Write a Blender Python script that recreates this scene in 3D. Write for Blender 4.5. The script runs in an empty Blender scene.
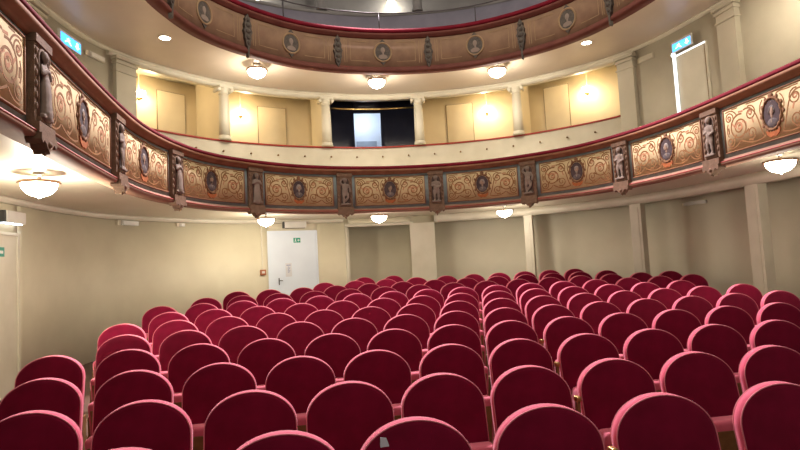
import bpy, bmesh, math, random
from mathutils import Vector, Matrix
random.seed(7)
PI = math.pi
SC = bpy.context.scene
COL = SC.collection
sin, cos = math.sin, math.cos

# ------------------------------------------------------------------ materials
def newmat(name):
    m = bpy.data.materials.new(name); m.use_nodes = True
    nt = m.node_tree
    return m, nt, nt.nodes['Principled BSDF']

def paint(name, col, col2=None, rough=.55, scale=4.0, detail=4, bump=0.0, bscale=60, metal=0.0,
          sheen=0.0, sheen_tint=(1, 1, 1), spec=.5, fac=(.35, .65)):
    m, nt, b = newmat(name)
    b.inputs['Roughness'].default_value = rough
    b.inputs['Metallic'].default_value = metal
    b.inputs['Specular IOR Level'].default_value = spec
    b.inputs['Sheen Weight'].default_value = sheen
    b.inputs['Sheen Tint'].default_value = (*sheen_tint, 1)
    b.inputs['Sheen Roughness'].default_value = .45
    tc = nt.nodes.new('ShaderNodeTexCoord')
    nz = nt.nodes.new('ShaderNodeTexNoise')
    nz.inputs['Scale'].default_value = scale; nz.inputs['Detail'].default_value = detail
    nt.links.new(tc.outputs['Object'], nz.inputs['Vector'])
    mr = nt.nodes.new('ShaderNodeMapRange')
    mr.inputs['From Min'].default_value = fac[0]; mr.inputs['From Max'].default_value = fac[1]
    nt.links.new(nz.outputs['Fac'], mr.inputs['Value'])
    mx = nt.nodes.new('ShaderNodeMix'); mx.data_type = 'RGBA'
    c2 = col2 or tuple(c * .86 for c in col)
    mx.inputs[6].default_value = (*col, 1); mx.inputs[7].default_value = (*c2, 1)
    nt.links.new(mr.outputs['Result'], mx.inputs[0])
    nt.links.new(mx.outputs[2], b.inputs['Base Color'])
    if bump:
        n2 = nt.nodes.new('ShaderNodeTexNoise'); n2.inputs['Scale'].default_value = bscale
        nt.links.new(tc.outputs['Object'], n2.inputs['Vector'])
        bp = nt.nodes.new('ShaderNodeBump'); bp.inputs['Strength'].default_value = bump
        bp.inputs['Distance'].default_value = .01
        nt.links.new(n2.outputs['Fac'], bp.inputs['Height'])
        nt.links.new(bp.outputs['Normal'], b.inputs['Normal'])
    return m

def glow(name, col, strength):
    m, nt, b = newmat(name)
    b.inputs['Base Color'].default_value = (*col, 1)
    b.inputs['Roughness'].default_value = .3
    b.inputs['Emission Color'].default_value = (*col, 1)
    b.inputs['Emission Strength'].default_value = strength
    return m

M = {}
M['wall'] = paint('wall_plaster', (.63, .58, .43), (.57, .52, .38), rough=.6, scale=1.6, bump=.12, bscale=90)
M['soffit'] = paint('soffit_paint', (.66, .60, .47), (.60, .54, .41), rough=.34, scale=1.2, bump=.05, bscale=30)
M['soffit2'] = paint('upper_soffit_paint', (.60, .51, .42), (.54, .455, .37), rough=.36, scale=1.2, bump=.05, bscale=30)
M['cream'] = paint('cream_paint', (.63, .59, .48), (.57, .53, .42), rough=.45, scale=3)
M['greycream'] = paint('grey_cream_paint', (.50, .46, .36), (.44, .40, .31), rough=.55, scale=2)
M['alcove'] = paint('alcove_plaster', (.76, .71, .57), (.70, .65, .51), rough=.7, scale=1.3, bump=.1, bscale=80)
M['box'] = paint('box_yellow_paint', (.74, .64, .45), (.69, .59, .41), rough=.55, scale=2)
M['boxdoor'] = paint('box_door_paint', (.70, .60, .41), (.65, .55, .37), rough=.5, scale=3)
M['line'] = paint('dark_joint', (.28, .20, .11), rough=.8)
M['white'] = paint('white_paint', (.68, .75, .83), (.64, .71, .79), rough=.4, scale=2)
M['greydoor'] = paint('grey_door', (.34, .39, .46), rough=.5)
M['plastic'] = paint('white_plastic', (.62, .60, .54), rough=.4)
M['velvet'] = paint('red_velvet', (.225, .005, .035), (.175, .004, .026), rough=.75, scale=9, bump=.25, bscale=420,
                    sheen=.35, sheen_tint=(1, .35, .55), spec=.1)
M['band'] = paint('lit_side_velvet', (.78, .13, .22), (.70, .10, .18), rough=.75, scale=12, bump=.2, bscale=420,
                  sheen=.6, sheen_tint=(1, .6, .7), spec=.15)  # same velvet as the face, paler to carry the light on the rims
M['piping'] = paint('pink_piping', (.80, .24, .30), (.74, .20, .26), rough=.6, scale=20, sheen=.6, sheen_tint=(1, .6, .68), spec=.2)
M['pad'] = paint('lit_seat_velvet', (.72, .15, .22), (.64, .12, .18), rough=.7, scale=14, sheen=.7, sheen_tint=(1, .55, .64), spec=.2)  # seat velvet lightened in colour for the light falling on its top edge
M['railvelvet'] = paint('rail_velvet', (.17, .010, .022), (.13, .007, .016), rough=.8, spec=.1, scale=5, sheen=.05, sheen_tint=(1, .5, .5))
M['railwood'] = paint('painted_brown_moulding', (.29, .15, .085), (.23, .11, .06), spec=.15, rough=.75, scale=5)
M['pinkmould'] = paint('terracotta_moulding', (.30, .175, .12), (.25, .14, .095), spec=.15, rough=.75, scale=5)
M['redline'] = paint('red_line', (.36, .035, .025), rough=.5)
M['bluegrey'] = paint('blue_grey_paint', (.235, .29, .29), (.19, .235, .235), spec=.15, rough=.75, scale=8)
M['ochre'] = paint('ochre_panel', (.57, .455, .265), (.48, .375, .21), spec=.12, rough=.8, scale=7, detail=6)
M['scroll'] = paint('scroll_brown', (.27, .14, .055), (.21, .10, .038), spec=.15, rough=.75, scale=12)
M['scrollpink'] = paint('scroll_rose', (.48, .25, .14), (.42, .21, .11), spec=.15, rough=.75, scale=12)
M['wreath'] = paint('wreath_brown', (.17, .085, .045), (.26, .14, .07), spec=.15, rough=.75, scale=30, bump=.4, bscale=80)
M['swag'] = paint('orange_swag', (.40, .13, .045), (.32, .10, .035), spec=.15, rough=.75, scale=18)
M['medal'] = paint('portrait_ground', (.055, .04, .045), (.09, .065, .065), spec=.15, rough=.75, scale=9)
M['skin'] = paint('portrait_flesh', (.33, .23, .17), (.26, .18, .13), spec=.15, rough=.75, scale=20)
M['coat'] = paint('portrait_coat', (.10, .085, .09), (.16, .13, .12), spec=.15, rough=.75, scale=12)
M['hair'] = paint('portrait_hair', (.06, .04, .03), rough=.6)
M['greyhair'] = paint('portrait_grey_hair', (.26, .22, .19), rough=.6)
M['pilaster'] = paint('pilaster_brown', (.21, .135, .09), (.155, .10, .065), spec=.15, rough=.75, scale=22, bump=.35, bscale=70)
M['niche'] = paint('niche_dark', (.07, .045, .035), rough=.7)
M['statue'] = paint('statue_stone', (.25, .20, .165), (.195, .155, .125), spec=.15, rough=.75, scale=12)
M['tier2'] = paint('upper_fascia_tan', (.26, .17, .105), (.205, .13, .085), spec=.15, rough=.75, scale=5, detail=6)
M['tier2frame'] = paint('upper_fascia_frame', (.33, .23, .13), spec=.15, rough=.75)
M['tier2dark'] = paint('upper_ornament', (.075, .068, .06), (.12, .105, .085), spec=.15, rough=.75, scale=30, bump=.5, bscale=70)
M['cameo'] = paint('cameo_pale', (.27, .22, .18), spec=.15, rough=.75)
M['tier2mould'] = paint('upper_moulding', (.16, .06, .045), (.13, .045, .035), spec=.15, rough=.75, scale=5)
M['iron'] = paint('dark_iron', (.06, .055, .06), rough=.6)
M['greywall'] = paint('upper_grey_plaster', (.27, .265, .255), (.22, .215, .21), rough=.7, scale=2)
M['bluewall'] = paint('upper_parapet', (.30, .29, .35), (.25, .245, .30), rough=.6, scale=3)
M['brass'] = paint('brass', (.62, .42, .16), rough=.3, metal=.9)
M['copper'] = paint('lamp_rim_bronze', (.30, .18, .11), rough=.35, metal=.6)
M['wood'] = paint('golden_wood', (.28, .15, .05), (.20, .10, .03), rough=.45, scale=14)
M['darkwood'] = paint('dark_wood', (.09, .035, .018), (.06, .022, .012), rough=.5, scale=12)
M['floor'] = paint('dark_floor', (.10, .05, .035), (.07, .035, .025), rough=.6, scale=5)
M['navy'] = paint('dark_booth_wall', (.022, .024, .045), (.032, .033, .055), rough=.35, scale=4)
M['green'] = paint('green_sign', (.01, .30, .20), rough=.4)
M['signwhite'] = paint('sign_white', (.75, .78, .78), rough=.5)
M['paper'] = paint('paper', (.68, .69, .72), rough=.7)
M['ink'] = paint('blue_ink', (.20, .27, .48), rough=.7)
M['alarm'] = paint('alarm_red_brown', (.36, .11, .04), rough=.4)
M['black'] = paint('black_plastic', (.03, .03, .03), rough=.5)
M['sticker'] = paint('pale_sticker', (.80, .90, 1.0), rough=.5)
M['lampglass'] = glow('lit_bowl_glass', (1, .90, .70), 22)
M['sconceglass'] = glow('lit_sconce_glass', (1, .84, .56), 34)
M['exitblue'] = glow('lit_blue_sign', (.05, .34, .90), 2.0)
M['exitwhite'] = glow('lit_sign_symbol', (.75, .92, 1), 1.6)
M['led'] = glow('emergency_led', (.85, .93, 1), 6)
M['trimglow'] = glow('glowing_door_trim', (.86, .93, 1), 1.1)  # emission put into the door trim for the light along its edge

# ------------------------------------------------------------------ mesh helpers
class MB:
    def __init__(s): s.v = []; s.f = []; s.m = []; s.smooth = []
    def add(s, vs, fs, mi=0, sm=False):
        o = len(s.v); s.v += [tuple(x) for x in vs]
        for f in fs: s.f.append([o + i for i in f]); s.m.append(mi); s.smooth.append(sm)
    def box(s, x0, x1, y0, y1, z0, z1, mi=0, T=None):
        vs = [(x, y, z) for z in (z0, z1) for y in (y0, y1) for x in (x0, x1)]
        if T: vs = [T(*v) for v in vs]
        s.add(vs, [(0, 2, 3, 1), (4, 5, 7, 6), (0, 1, 5, 4), (2, 6, 7, 3), (0, 4, 6, 2), (1, 3, 7, 5)], mi)
    def grid(s, rows, mi=0, closed=False, sm=True, caps=False):
        n = len(rows[0]); o = len(s.v)
        for r in rows: s.v += [tuple(p) for p in r]
        for i in range(len(rows) - 1):
            for j in range(n if closed else n - 1):
                a, b = o + i * n + j, o + i * n + (j + 1) % n
                s.f.append([a, b, b + n, a + n]); s.m.append(mi); s.smooth.append(sm)
        if caps and closed:
            s.f.append([o + j for j in range(n)][::-1]); s.m.append(mi); s.smooth.append(False)
            q = o + (len(rows) - 1) * n
            s.f.append([q + j for j in range(n)]); s.m.append(mi); s.smooth.append(False)
    def lathe(s, prof, T=None, n=24, mi=0, sm=True):
        T = T or (lambda x, y, z: (x, y, z))
        rows = [[T(r * cos(2 * PI * k / n), r * sin(2 * PI * k / n), z) for k in range(n)] for r, z in prof]
        s.grid(rows, mi, True, sm, True)
    def ball(s, c, r, mi=0, n=10, T=None, rot=None):
        T = T or (lambda x, y, z: (x, y, z)); rows = []
        for i in range(n + 1):
            a = -PI / 2 + PI * i / n; row = []
            for k in range(2 * n):
                t = PI * k / n
                p = Vector((r[0] * max(cos(a), .01) * cos(t), r[1] * max(cos(a), .01) * sin(t), r[2] * sin(a)))
                if rot is not None: p = rot @ p
                row.append(T(c[0] + p.x, c[1] + p.y, c[2] + p.z))
            rows.append(row)
        s.grid(rows, mi, True, True, True)
    def tube(s, pts, r, n=8, mi=0, closed=False):
        pts = [Vector(p) for p in pts]; rows = []; up = None
        N = len(pts)
        for i, p in enumerate(pts):
            if closed: d = pts[(i + 1) % N] - pts[i - 1]
            else: d = pts[min(i + 1, N - 1)] - pts[max(i - 1, 0)]
            d.normalize()
            if up is None:
                up = Vector((0, 0, 1)) if abs(d.z) < .9 else Vector((0, 1, 0))
            a = d.cross(up).normalized(); b = a.cross(d).normalized(); up = b
            rr = r[i] if isinstance(r, (list, tuple)) else r
            rows.append([p + a * rr * cos(2 * PI * k / n) + b * rr * sin(2 * PI * k / n) for k in range(n)])
        if closed: rows.append(rows[0])
        s.grid(rows, mi, True, True, not closed)
    def prism(s, outline, y0, y1, mi=0, T=None):
        T = T or (lambda x, y, z: (x, y, z)); n = len(outline)
        vs = [T(x, y0, z) for x, z in outline] + [T(x, y1, z) for x, z in outline]
        s.add(vs, [list(range(n)), list(range(2 * n - 1, n - 1, -1))] + [(i, i + n, (i + 1) % n + n, (i + 1) % n) for i in range(n)], mi)
    def mesh(s, name, mats):
        me = bpy.data.meshes.new(name); me.from_pydata(s.v, [], s.f)
        for m in (mats if isinstance(mats, (list, tuple)) else [mats]): me.materials.append(m)
        me.polygons.foreach_set('material_index', s.m); me.polygons.foreach_set('use_smooth', s.smooth)
        bm = bmesh.new(); bm.from_mesh(me); bmesh.ops.recalc_face_normals(bm, faces=bm.faces); bm.to_mesh(me); bm.free()
        me.update(); return me
    def build(s, name, mats, parent=None):
        return link(name, s.mesh(name, mats), parent)

def link(name, me, parent=None):
    o = bpy.data.objects.new(name, me); COL.objects.link(o)
    if parent is not None: o.parent = parent
    return o
def tag(o, label=None, cat=None, group=None, kind=None):
    if label: o['label'] = label
    if cat: o['category'] = cat
    if group: o['group'] = group
    if kind: o['kind'] = kind
    return o
def empty(name, loc=(0, 0, 0), rz=0, label=None, cat=None, group=None):
    o = bpy.data.objects.new(name, None); COL.objects.link(o); o.empty_display_size = .1
    o.location = loc; o.rotation_euler = (0, 0, rz)
    return tag(o, label, cat, group)
def structure(o, label=None, cat=None): return tag(o, label, cat or 'room', None, 'structure')
def copy_tree(o, parent=None):
    c = o.copy(); COL.objects.link(c)
    if parent is not None: c.parent = parent
    for ch in list(o.children): copy_tree(ch, c)
    return c

# ------------------------------------------------------------------ plan curves of the horseshoe
def cr(P, n=24):
    out = []
    for i in range(len(P) - 1):
        p1, p2 = P[i], P[i + 1]
        p0 = P[i - 1] if i > 0 else (2 * p1[0] - p2[0], 2 * p1[1] - p2[1])
        p3 = P[i + 2] if i + 2 < len(P) else (2 * p2[0] - p1[0], 2 * p2[1] - p1[1])
        for k in range(n):
            t = k / n
            out.append(tuple(.5 * (2 * b + (c - a) * t + (2 * a - 5 * b + 4 * c - d) * t * t + (3 * b - a - 3 * c + d) * t ** 3)
                             for a, b, c, d in zip(p0, p1, p2, p3)))
    out.append(P[-1]); return out
class Curve:
    def __init__(s, half):
        s.p = cr([(-x, y) for x, y in half[:0:-1]] + list(half)); s.L = [0]
        for a, b in zip(s.p, s.p[1:]): s.L.append(s.L[-1] + math.dist(a, b))
        h = s.L[-1] / 2; s.L = [l - h for l in s.L]; s.h = h
    def at(s, d):
        L = s.L; d = max(L[0] + 1e-6, min(L[-1] - 1e-6, d)); lo, hi = 0, len(L) - 1
        while hi - lo > 1:
            m = (lo + hi) // 2
            if L[m] <= d: lo = m
            else: hi = m
        t = (d - L[lo]) / (L[hi] - L[lo]); a, b = s.p[lo], s.p[hi]
        i0, i1 = max(0, lo - 2), min(len(L) - 1, hi + 2)
        tx, ty = s.p[i1][0] - s.p[i0][0], s.p[i1][1] - s.p[i0][1]; n = math.hypot(tx, ty)
        return (a[0] + (b[0] - a[0]) * t, a[1] + (b[1] - a[1]) * t), (tx / n, ty / n), (-ty / n, tx / n)
    def P(s, d, z, off=0.0):            # off > 0: outward, towards the outer wall
        p, t, n = s.at(d); return (p[0] + n[0] * off, p[1] + n[1] * off, z)
    def frame(s, d, off=0.0, z=0.0):    # flat local frame: x right along the curve, y inward, z up
        p, t, n = s.at(d)
        def T(x, y, zz): return (p[0] + t[0] * x + n[0] * (off - y), p[1] + t[1] * x + n[1] * (off - y), z + zz)
        return T
    def angle(s, d):
        p, t, n = s.at(d); return math.atan2(t[1], t[0])
F = Curve([(0, 10.03), (.83, 9.94), (1.6, 9.68), (2.32, 9.17), (2.88, 8.52), (3.2, 7.74), (3.36, 6.9), (3.385, 6.05),
           (3.35, 5.1), (3.29, 4.18), (3.2, 2.8), (3.1, 1.4), (3.0, 0)])
W = Curve([(0, 12.4), (1.0, 12.27), (2.0, 12.0), (3.1, 11.45), (3.95, 10.7), (4.55, 9.95), (4.88, 9.1), (5.05, 7.8),
           (5.1, 6.4), (5.1, 5), (5.1, 3), (5.1, 1), (5.1, -.5)])
def sweep(mb, C, prof, s0, s1, mi=0, closed=True, step=.12, sm=True):
    n = max(2, int((s1 - s0) / step) + 1)
    rows = [[C.P(s0 + (s1 - s0) * i / n, z, o) for o, z in prof] for i in range(n + 1)]
    mb.grid(rows, mi, closed, sm, closed)
def rect(o0, o1, z0, z1): return [(o0, z0), (o1, z0), (o1, z1), (o0, z1)]
def slab(mb, z0, z1, f_off=0.0, w_off=0.0, n=120, mi=0):
    rows = []
    for i in range(n + 1):
        k = -1 + 2 * i / n
        a, b = F.P(k * F.h, 0, f_off), W.P(k * W.h, 0, w_off)
        rows.append([(a[0], a[1], z0), (b[0], b[1], z0), (b[0], b[1], z1), (a[0], a[1], z1)])
    mb.grid(rows, mi, True, False, True)
def ribbon(mb, C, pts, w, off, mi=0):   # painted line following the curved front
    n = len(pts); top = []; bot = []
    for i in range(n):
        a, b = pts[max(i - 1, 0)], pts[min(i + 1, n - 1)]
        d = math.hypot(b[0] - a[0], b[1] - a[1]) or 1; nx, nz = -(b[1] - a[1]) / d, (b[0] - a[0]) / d
        ww = w * (1 if not isinstance(w, list) else 1)
        top.append((pts[i][0] + nx * ww / 2, pts[i][1] + nz * ww / 2)); bot.append((pts[i][0] - nx * ww / 2, pts[i][1] - nz * ww / 2))
    rows = [[C.P(a[0], a[1], off + .0018), C.P(a[0], a[1], off), C.P(b[0], b[1], off), C.P(b[0], b[1], off + .0018)] for a, b in zip(top, bot)]
    mb.grid(rows, mi, True, False, True)

# ------------------------------------------------------------------ floor and ground-floor walls
def fz(v): return max(0.0, .05 * (v - 3.4))
mb = MB()
vs = [-1.2 + .4 * i for i in range(38)]
mb.grid([[(x, v, fz(v)) for x in (-5.4, 0, 5.9)] for v in vs], 0, False, False)
mb.grid([[(x, v, fz(v) - .25) for x in (-5.4, 0, 5.9)] for v in vs], 0, False, False)
structure(mb.build('floor', M['floor']), 'dark raked floor under the rows of seats', 'floor')

SO1, SO2 = 2.58, 5.34
Wl = -W.h + .02
def wallpiece(name, s0, s1, z0, z1, o0=0.0, o1=.14, mat='wall', label=None, step=.12):
    m = MB(); sweep(m, W, rect(o0, o1, z0, z1), s0, s1, 0, True, step)
    return structure(m.build(name, M[mat]), label, 'wall')
m = MB()
sweep(m, W, rect(0, .14, -.2, SO1), Wl, -8.75); sweep(m, W, rect(0, .14, 2.16, SO1), -8.75, -7.7)
sweep(m, W, rect(0, .14, -.2, SO1), -7.7, -2.37); sweep(m, W, rect(0, .14, 2.34, SO1), -2.37, -1.31)
structure(m.build('wall_left', M['wall']), 'curved cream plaster wall left of the seats, under the lower balcony', 'wall')
m = MB()
sweep(m, W, rect(0, .14, -.2, SO1), -1.31, -.62); sweep(m, W, rect(0, .14, 2.42, SO1), -.62, .76)
sweep(m, W, rect(0, .75, -.2, SO1), .76, 1.29)
sweep(m, W, rect(.75, .9, -.2, SO1), -.7, .8)
sweep(m, W, rect(0.14, .75, -.2, SO1), -.78, -.62)
structure(m.build('wall_back', M['wall']), 'cream back wall with the shallow central recess behind the seats', 'wall')
m = MB(); sweep(m, W, rect(.75, .9, -.2, SO1), 1.2, 9.9)
structure(m.build('wall_right', M['alcove']), 'shaded beige wall behind the square pillars on the right', 'wall')
m = MB(); sweep(m, W, rect(-.1, .12, 2.42, SO1), 1.29, 9.6)
sweep(m, W, rect(.12, .76, 2.50, SO1), 1.29, 9.6)
structure(m.build('trim_1', M['cream']), 'cream beam carried by the square pillars', 'beam')
# plain moulding round central recess and cove at the top of the left wall
m = MB()
sweep(m, W, rect(-.02, 0, .2, 2.47), -.70, -.62); sweep(m, W, rect(-.02, 0, .2, 2.47), .76, .84); sweep(m, W, rect(-.02, 0, 2.40, 2.47), -.70, .84)
structure(m.build('trim_2', M['cream']), 'flat cream casing round the central recess', 'trim')
m = MB(); sweep(m, W, [(-.05, SO1), (-.05, 2.55), (-.02, 2.51), (0, 2.50), (0, SO1)], Wl, -.72)
structure(m.build('trim_3', M['cream']), 'small cove moulding at the top of the left wall', 'trim')
# square pillars on the right
def pillar(s, w, label):
    m = MB(); T = W.frame(s, .10)
    z0 = fz(W.P(s, 0)[1]) - .05
    m.box(-w / 2, w / 2, 0, .16, z0, 2.425, T=T); m.box(-w / 2 + .05, w / 2 - .05, .16, .168, z0 + .12, 2.36, T=T)
    r = empty('pillar', W.P(s, 0), 0, label, 'pillar', 'square pillars under the balcony')
    a = m.build('shaft', M['cream'], r); a.matrix_parent_inverse = Matrix.Translation(-Vector(r.location))
    return r
pillar(3.33, .17, 'slim cream square pillar, farthest of the three on the right')
pillar(5.56, .22, 'cream square pillar, middle of the three on the right')
pillar(7.99, .24, 'cream square pillar on the right, nearest of the three')
m = MB(); T = W.frame(1.02, 0)
m.box(-.27, .27, 0, .03, .3, 2.42, T=T); m.box(-.2, -.02, .03, .04, .3, 2.42, T=T)
structure(m.build('trim_5', M['cream']), 'flat cream pier right of the central recess', 'trim')

# ------------------------------------------------------------------ ground-floor doors and fittings
def local(o, root): o.matrix_parent_inverse = Matrix.Translation(-Vector(root.location)); return o
def door_slab(name, s0, s1, z0, z1, mat, label, off=.03, frame=True, framemat='cream', wall_off=0.0, b=.035):
    sc_ = (s0 + s1) / 2; w = abs(math.dist(W.P(s0, 0, wall_off), W.P(s1, 0, wall_off)))
    T = W.frame(sc_, wall_off + off, 0)
    d = MB(); d.box(-w / 2, w / 2, 0, .04, z0, z1, T=T)
    o = structure(d.build(name, M[mat]), label, 'door')
    if frame:
        f = MB()
        f.box(-w / 2 - b, -w / 2, -.02, off + .03, z0, z1 + b, T=T); f.box(w / 2, w / 2 + b, -.02, off + .03, z0, z1 + b, T=T)
        f.box(-w / 2, w / 2, -.02, off + .03, z1, z1 + b, T=T); f.build('door_frame', M[framemat], o)
    return o, T, w
d1, T1, w1 = door_slab('door_1', -2.355, -1.345, .3, 2.32, 'white', 'plain white door in the back wall left of the central recess', framemat='white')
h = MB()
h.box(-.325, -.305, .04, .05, 1.24, 1.38, 0, T1)
h.tube([T1(-.315, .05, 1.33), T1(-.315, .09, 1.33), T1(-.25, .092, 1.325)], .008)
h.build('door_handle', M['iron'], d1)
g = MB(); g.box(.02, .17, .041, .048, 2.10, 2.20, 0, T1)
# white running figure and arrow on green
g.box(.125, .155, .048, .05, 2.145, 2.158, 1, T1); g.prism([(.105, 2.152), (.128, 2.125), (.128, 2.178)], .048, .05, 1, T1)
g.ball((.066, .049, 2.182), (.008, .002, .008), 1, 6, T1)
g.prism([(.052, 2.172), (.075, 2.168), (.07, 2.14), (.082, 2.11), (.072, 2.11), (.06, 2.138), (.045, 2.118), (.04, 2.124), (.054, 2.146)], .048, .05, 1, T1)
tag(g.build('exit_sign', [M['green'], M['signwhite']]), 'small green and white emergency exit sign on the white door', 'sign')
g = MB(); g.box(-.17, -.04, .041, .044, 1.40, 1.68, 0, T1)
for k in range(7): g.box(-.125, -.125 + .03 + .012 * (k % 3), .044, .0445, 1.48 + .02 * k, 1.488 + .02 * k, 1, T1)
g.box(-.15, -.06, .044, .0445, 1.63, 1.645, 1, T1)
tag(g.build('paper_notice', [M['paper'], M['ink']]), 'white paper notice with blue print taped to the white door', 'notice')

# emergency light boxes
def light_box(s, z, w, h, d, label, group=None, lit=True):
    T = W.frame(s, 0, 0)
    r = empty('emergency_light', W.P(s, z), 0, label, 'emergency light', group)
    a = MB(); a.box(-w / 2, w / 2, .02, d, z - h / 2, z + h / 2, 0, T); local(a.build('housing', M['plastic'], r), r)
    a = MB(); a.box(-w / 2 + .02, w / 2 - .02, .03, d - .03, z - h / 2 - .008, z - h / 2, 0, T)
    local(a.build('diffuser', M['led'] if lit else M['niche'], r), r)
    a = MB(); a.box(-w / 2 - .03, -w / 2, .02, d * .9, z - h / 2, z + h / 2, 0, T); local(a.build('end_cap', M['black'], r), r)
    return r
light_box(-1.80, 2.47, .46, .13, .12, 'white emergency light box above the white back door', lit=False)
light_box(-7.93, 2.33, .40, .14, .12, 'white emergency light box above the door in the left wall')
def junction(name, s, z, w, h, d, label, cat='junction box', off=0.0, mat='plastic'):
    T = W.frame(s, off, 0)
    r = empty(name, W.P(s, z, off), 0, label, cat)
    a = MB(); a.box(-w / 2, w / 2, .012, d, z - h / 2, z + h / 2, 0, T); a.box(-w / 2 + .02, w / 2 - .02, d, d + .015, z - h / 2 + .012, z + h / 2 - .012, 0, T)
    local(a.build('housing', M[mat], r), r)
    a = MB(); a.box(-w / 2 - .05, -w / 2, .014, d * .7, z - h / 2, z + h / 2, 0, T); local(a.build('end_cap', M['alcove'], r), r)
    return r
junction('emergency_light', -5.22, 2.455, .34, .075, .07, 'unlit flat emergency light high on the left wall', 'emergency light')
junction('junction_box', -4.17, 2.46, .1, .06, .05, 'little box with a cable high on the left wall, towards the white door')
junction('emergency_light', 6.2, 2.36, .46, .06, .06, 'unlit flat emergency light behind the right pillars', 'emergency light', .75)
T = W.frame(-2.51, 0)
r = empty('fire_alarm', W.P(-2.51, 1.52), 0, 'red brown fire alarm button left of the white door', 'fire alarm')
a = MB(); a.box(-.055, .055, .004, .05, 1.46, 1.57, 0, T); local(a.build('housing', M['alarm'], r), r)
a = MB(); a.box(-.03, .03, .05, .055, 1.495, 1.54, 0, T); local(a.build('button', M['plastic'], r), r)
a = MB(); a.box(-.012, .012, .003, .02, 1.57, 2.5, 0, T); local(a.build('conduit', M['cream'], r), r)
# door at the far left
d2, T2, w2 = door_slab('door_2', -8.75, -7.72, -.02, 2.12, 'cream', 'cream door at the left end of the left wall')
g = MB(); g.box(.10, .23, .041, .05, 1.86, 1.97, 0, T2); g.box(.13, .2, .05, .052, 1.895, 1.93, 1, T2)
tag(g.build('exit_sign', [M['green'], M['signwhite']]), 'green exit sign on the cream door at far left', 'sign')

# ------------------------------------------------------------------ lower balcony
S0, S1 = -F.h + .02, F.h - .02
bal = empty('balcony', (0, 10.03, 2.47), 0, 'lower horseshoe balcony with ochre portrait panels and red velvet rail', 'balcony')
def bpart(m, name, mats, par=None): return local(m.build(name, mats, par or bal), bal) if par is None else m.build(name, mats, par)
m = MB(); slab(m, SO1, 2.72, .05, 0); bpart(m, 'floor_slab', M['soffit'])
m = MB(); sweep(m, F, rect(0, .12, 2.5, 3.2), S0, S1); bpart(m, 'fascia', M['bluegrey'])
m = MB(); sweep(m, F, [(.12, 2.47), (-.045, 2.47), (-.06, 2.485), (-.06, 2.505), (-.035, 2.52), (-.02, 2.545), (0, 2.55), (.12, 2.55)], S0, S1, 0)
sweep(m, F, [(-.062, 2.50), (-.066, 2.507), (-.062, 2.514), (-.05, 2.507)], S0, S1, 1)
bpart(m, 'lower_moulding', [M['pinkmould'], M['redline']])
m = MB(); sweep(m, F, [(.14, 3.15), (-.01, 3.15), (-.03, 3.165), (-.035, 3.185), (-.075, 3.195), (-.085, 3.21), (-.085, 3.235), (.14, 3.24)], S0, S1)
bpart(m, 'rail_moulding', M['railwood'])
prof = [(.14, 3.235)] + [(.03 - .125 * cos(a), 3.255 + .055 * sin(a)) for a in [(-.35 + .35 * k) for k in range(10)] if a < 2.9] + [(.14, 3.27)]
m = MB(); sweep(m, F, prof, S0, S1); o = bpart(m, 'hand_rail', M['railvelvet']); o['label'] = 'dark red velvet top rail'

def spiral(cx, cz, r, a0, turns, sgn, r0=.012, n=40):
    return [(cx + (r + (r0 - r) * (k / n)) * cos(a0 + sgn * 2 * PI * turns * k / n), cz + (r + (r0 - r) * (k / n)) * sin(a0 + sgn * 2 * PI * turns * k / n)) for k in range(n + 1)]
def bez(a, b, c, d, n=16):
    return [tuple((1 - t) ** 3 * p + 3 * (1 - t) ** 2 * t * q + 3 * (1 - t) * t * t * r + t ** 3 * s for p, q, r, s in zip(a, b, c, d)) for t in [k / n for k in range(n + 1)]]
def ellipse_pts(cx, cz, rx, rz, n=36): return [(cx + rx * cos(2 * PI * k / n), cz + rz * sin(2 * PI * k / n)) for k in range(n)]
def portrait(T, seed, zc, par):
    rnd = random.Random(seed)
    m = MB()
    rx, rz = .108, .145
    m.prism(ellipse_pts(0, zc, rx, rz), .0, .016, 0, T)
    yaw = rnd.choice([-.5, -.25, 0, .25, .5]); R = Matrix.Rotation(yaw, 3, 'Z')
    hz = zc + .03
    m.ball((0, .016, hz), (.036, .016, .049), 1, 9, T, R)                      # head
    m.ball((yaw * .03, .034, hz - .004), (.007, .006, .013), 1, 6, T)            # nose
    m.ball((yaw * .02, .028, hz - .025), (.014, .003, .003), 3, 5, T)          # mouth
    for sx in (-1, 1):
        m.ball((sx * .013 + yaw * .02, .0295, hz + .008), (.006, .003, .0035), 3, 5, T)   # eyes
        m.ball((sx * .036, .016, hz - .002), (.006, .006, .011), 1, 6, T)      # ears
    m.ball((0, .014, hz - .052), (.017, .011, .025), 1, 7, T)                  # neck
    m.ball((0, .012, zc - .09), (.072, .018, .045), 2, 9, T)                   # shoulders
    m.prism([(-.02, zc - .056), (.013, zc - .056), (.003, zc - .095), (-.003, zc - .095)], .029, .032, 4, T)   # shirt
    hm = rnd.choice([3, 5, 5, 3])
    m.ball((0, .014, hz + .024), (.041, .016, .034), hm, 9, T)                 # hair
    if rnd.random() < .6:
        for sx in (-1, 1): m.ball((sx * .037, .014, hz - .005), (.012, .013, .03), hm, 7, T)
    if rnd.random() < .4: m.ball((0, .022, hz - .042), (.02, .012, .018), hm, 7, T)   # beard
    return m.build('portrait', [M['medal'], M['skin'], M['coat'], M['hair'], M['cameo'], M['greyhair']], par)

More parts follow.
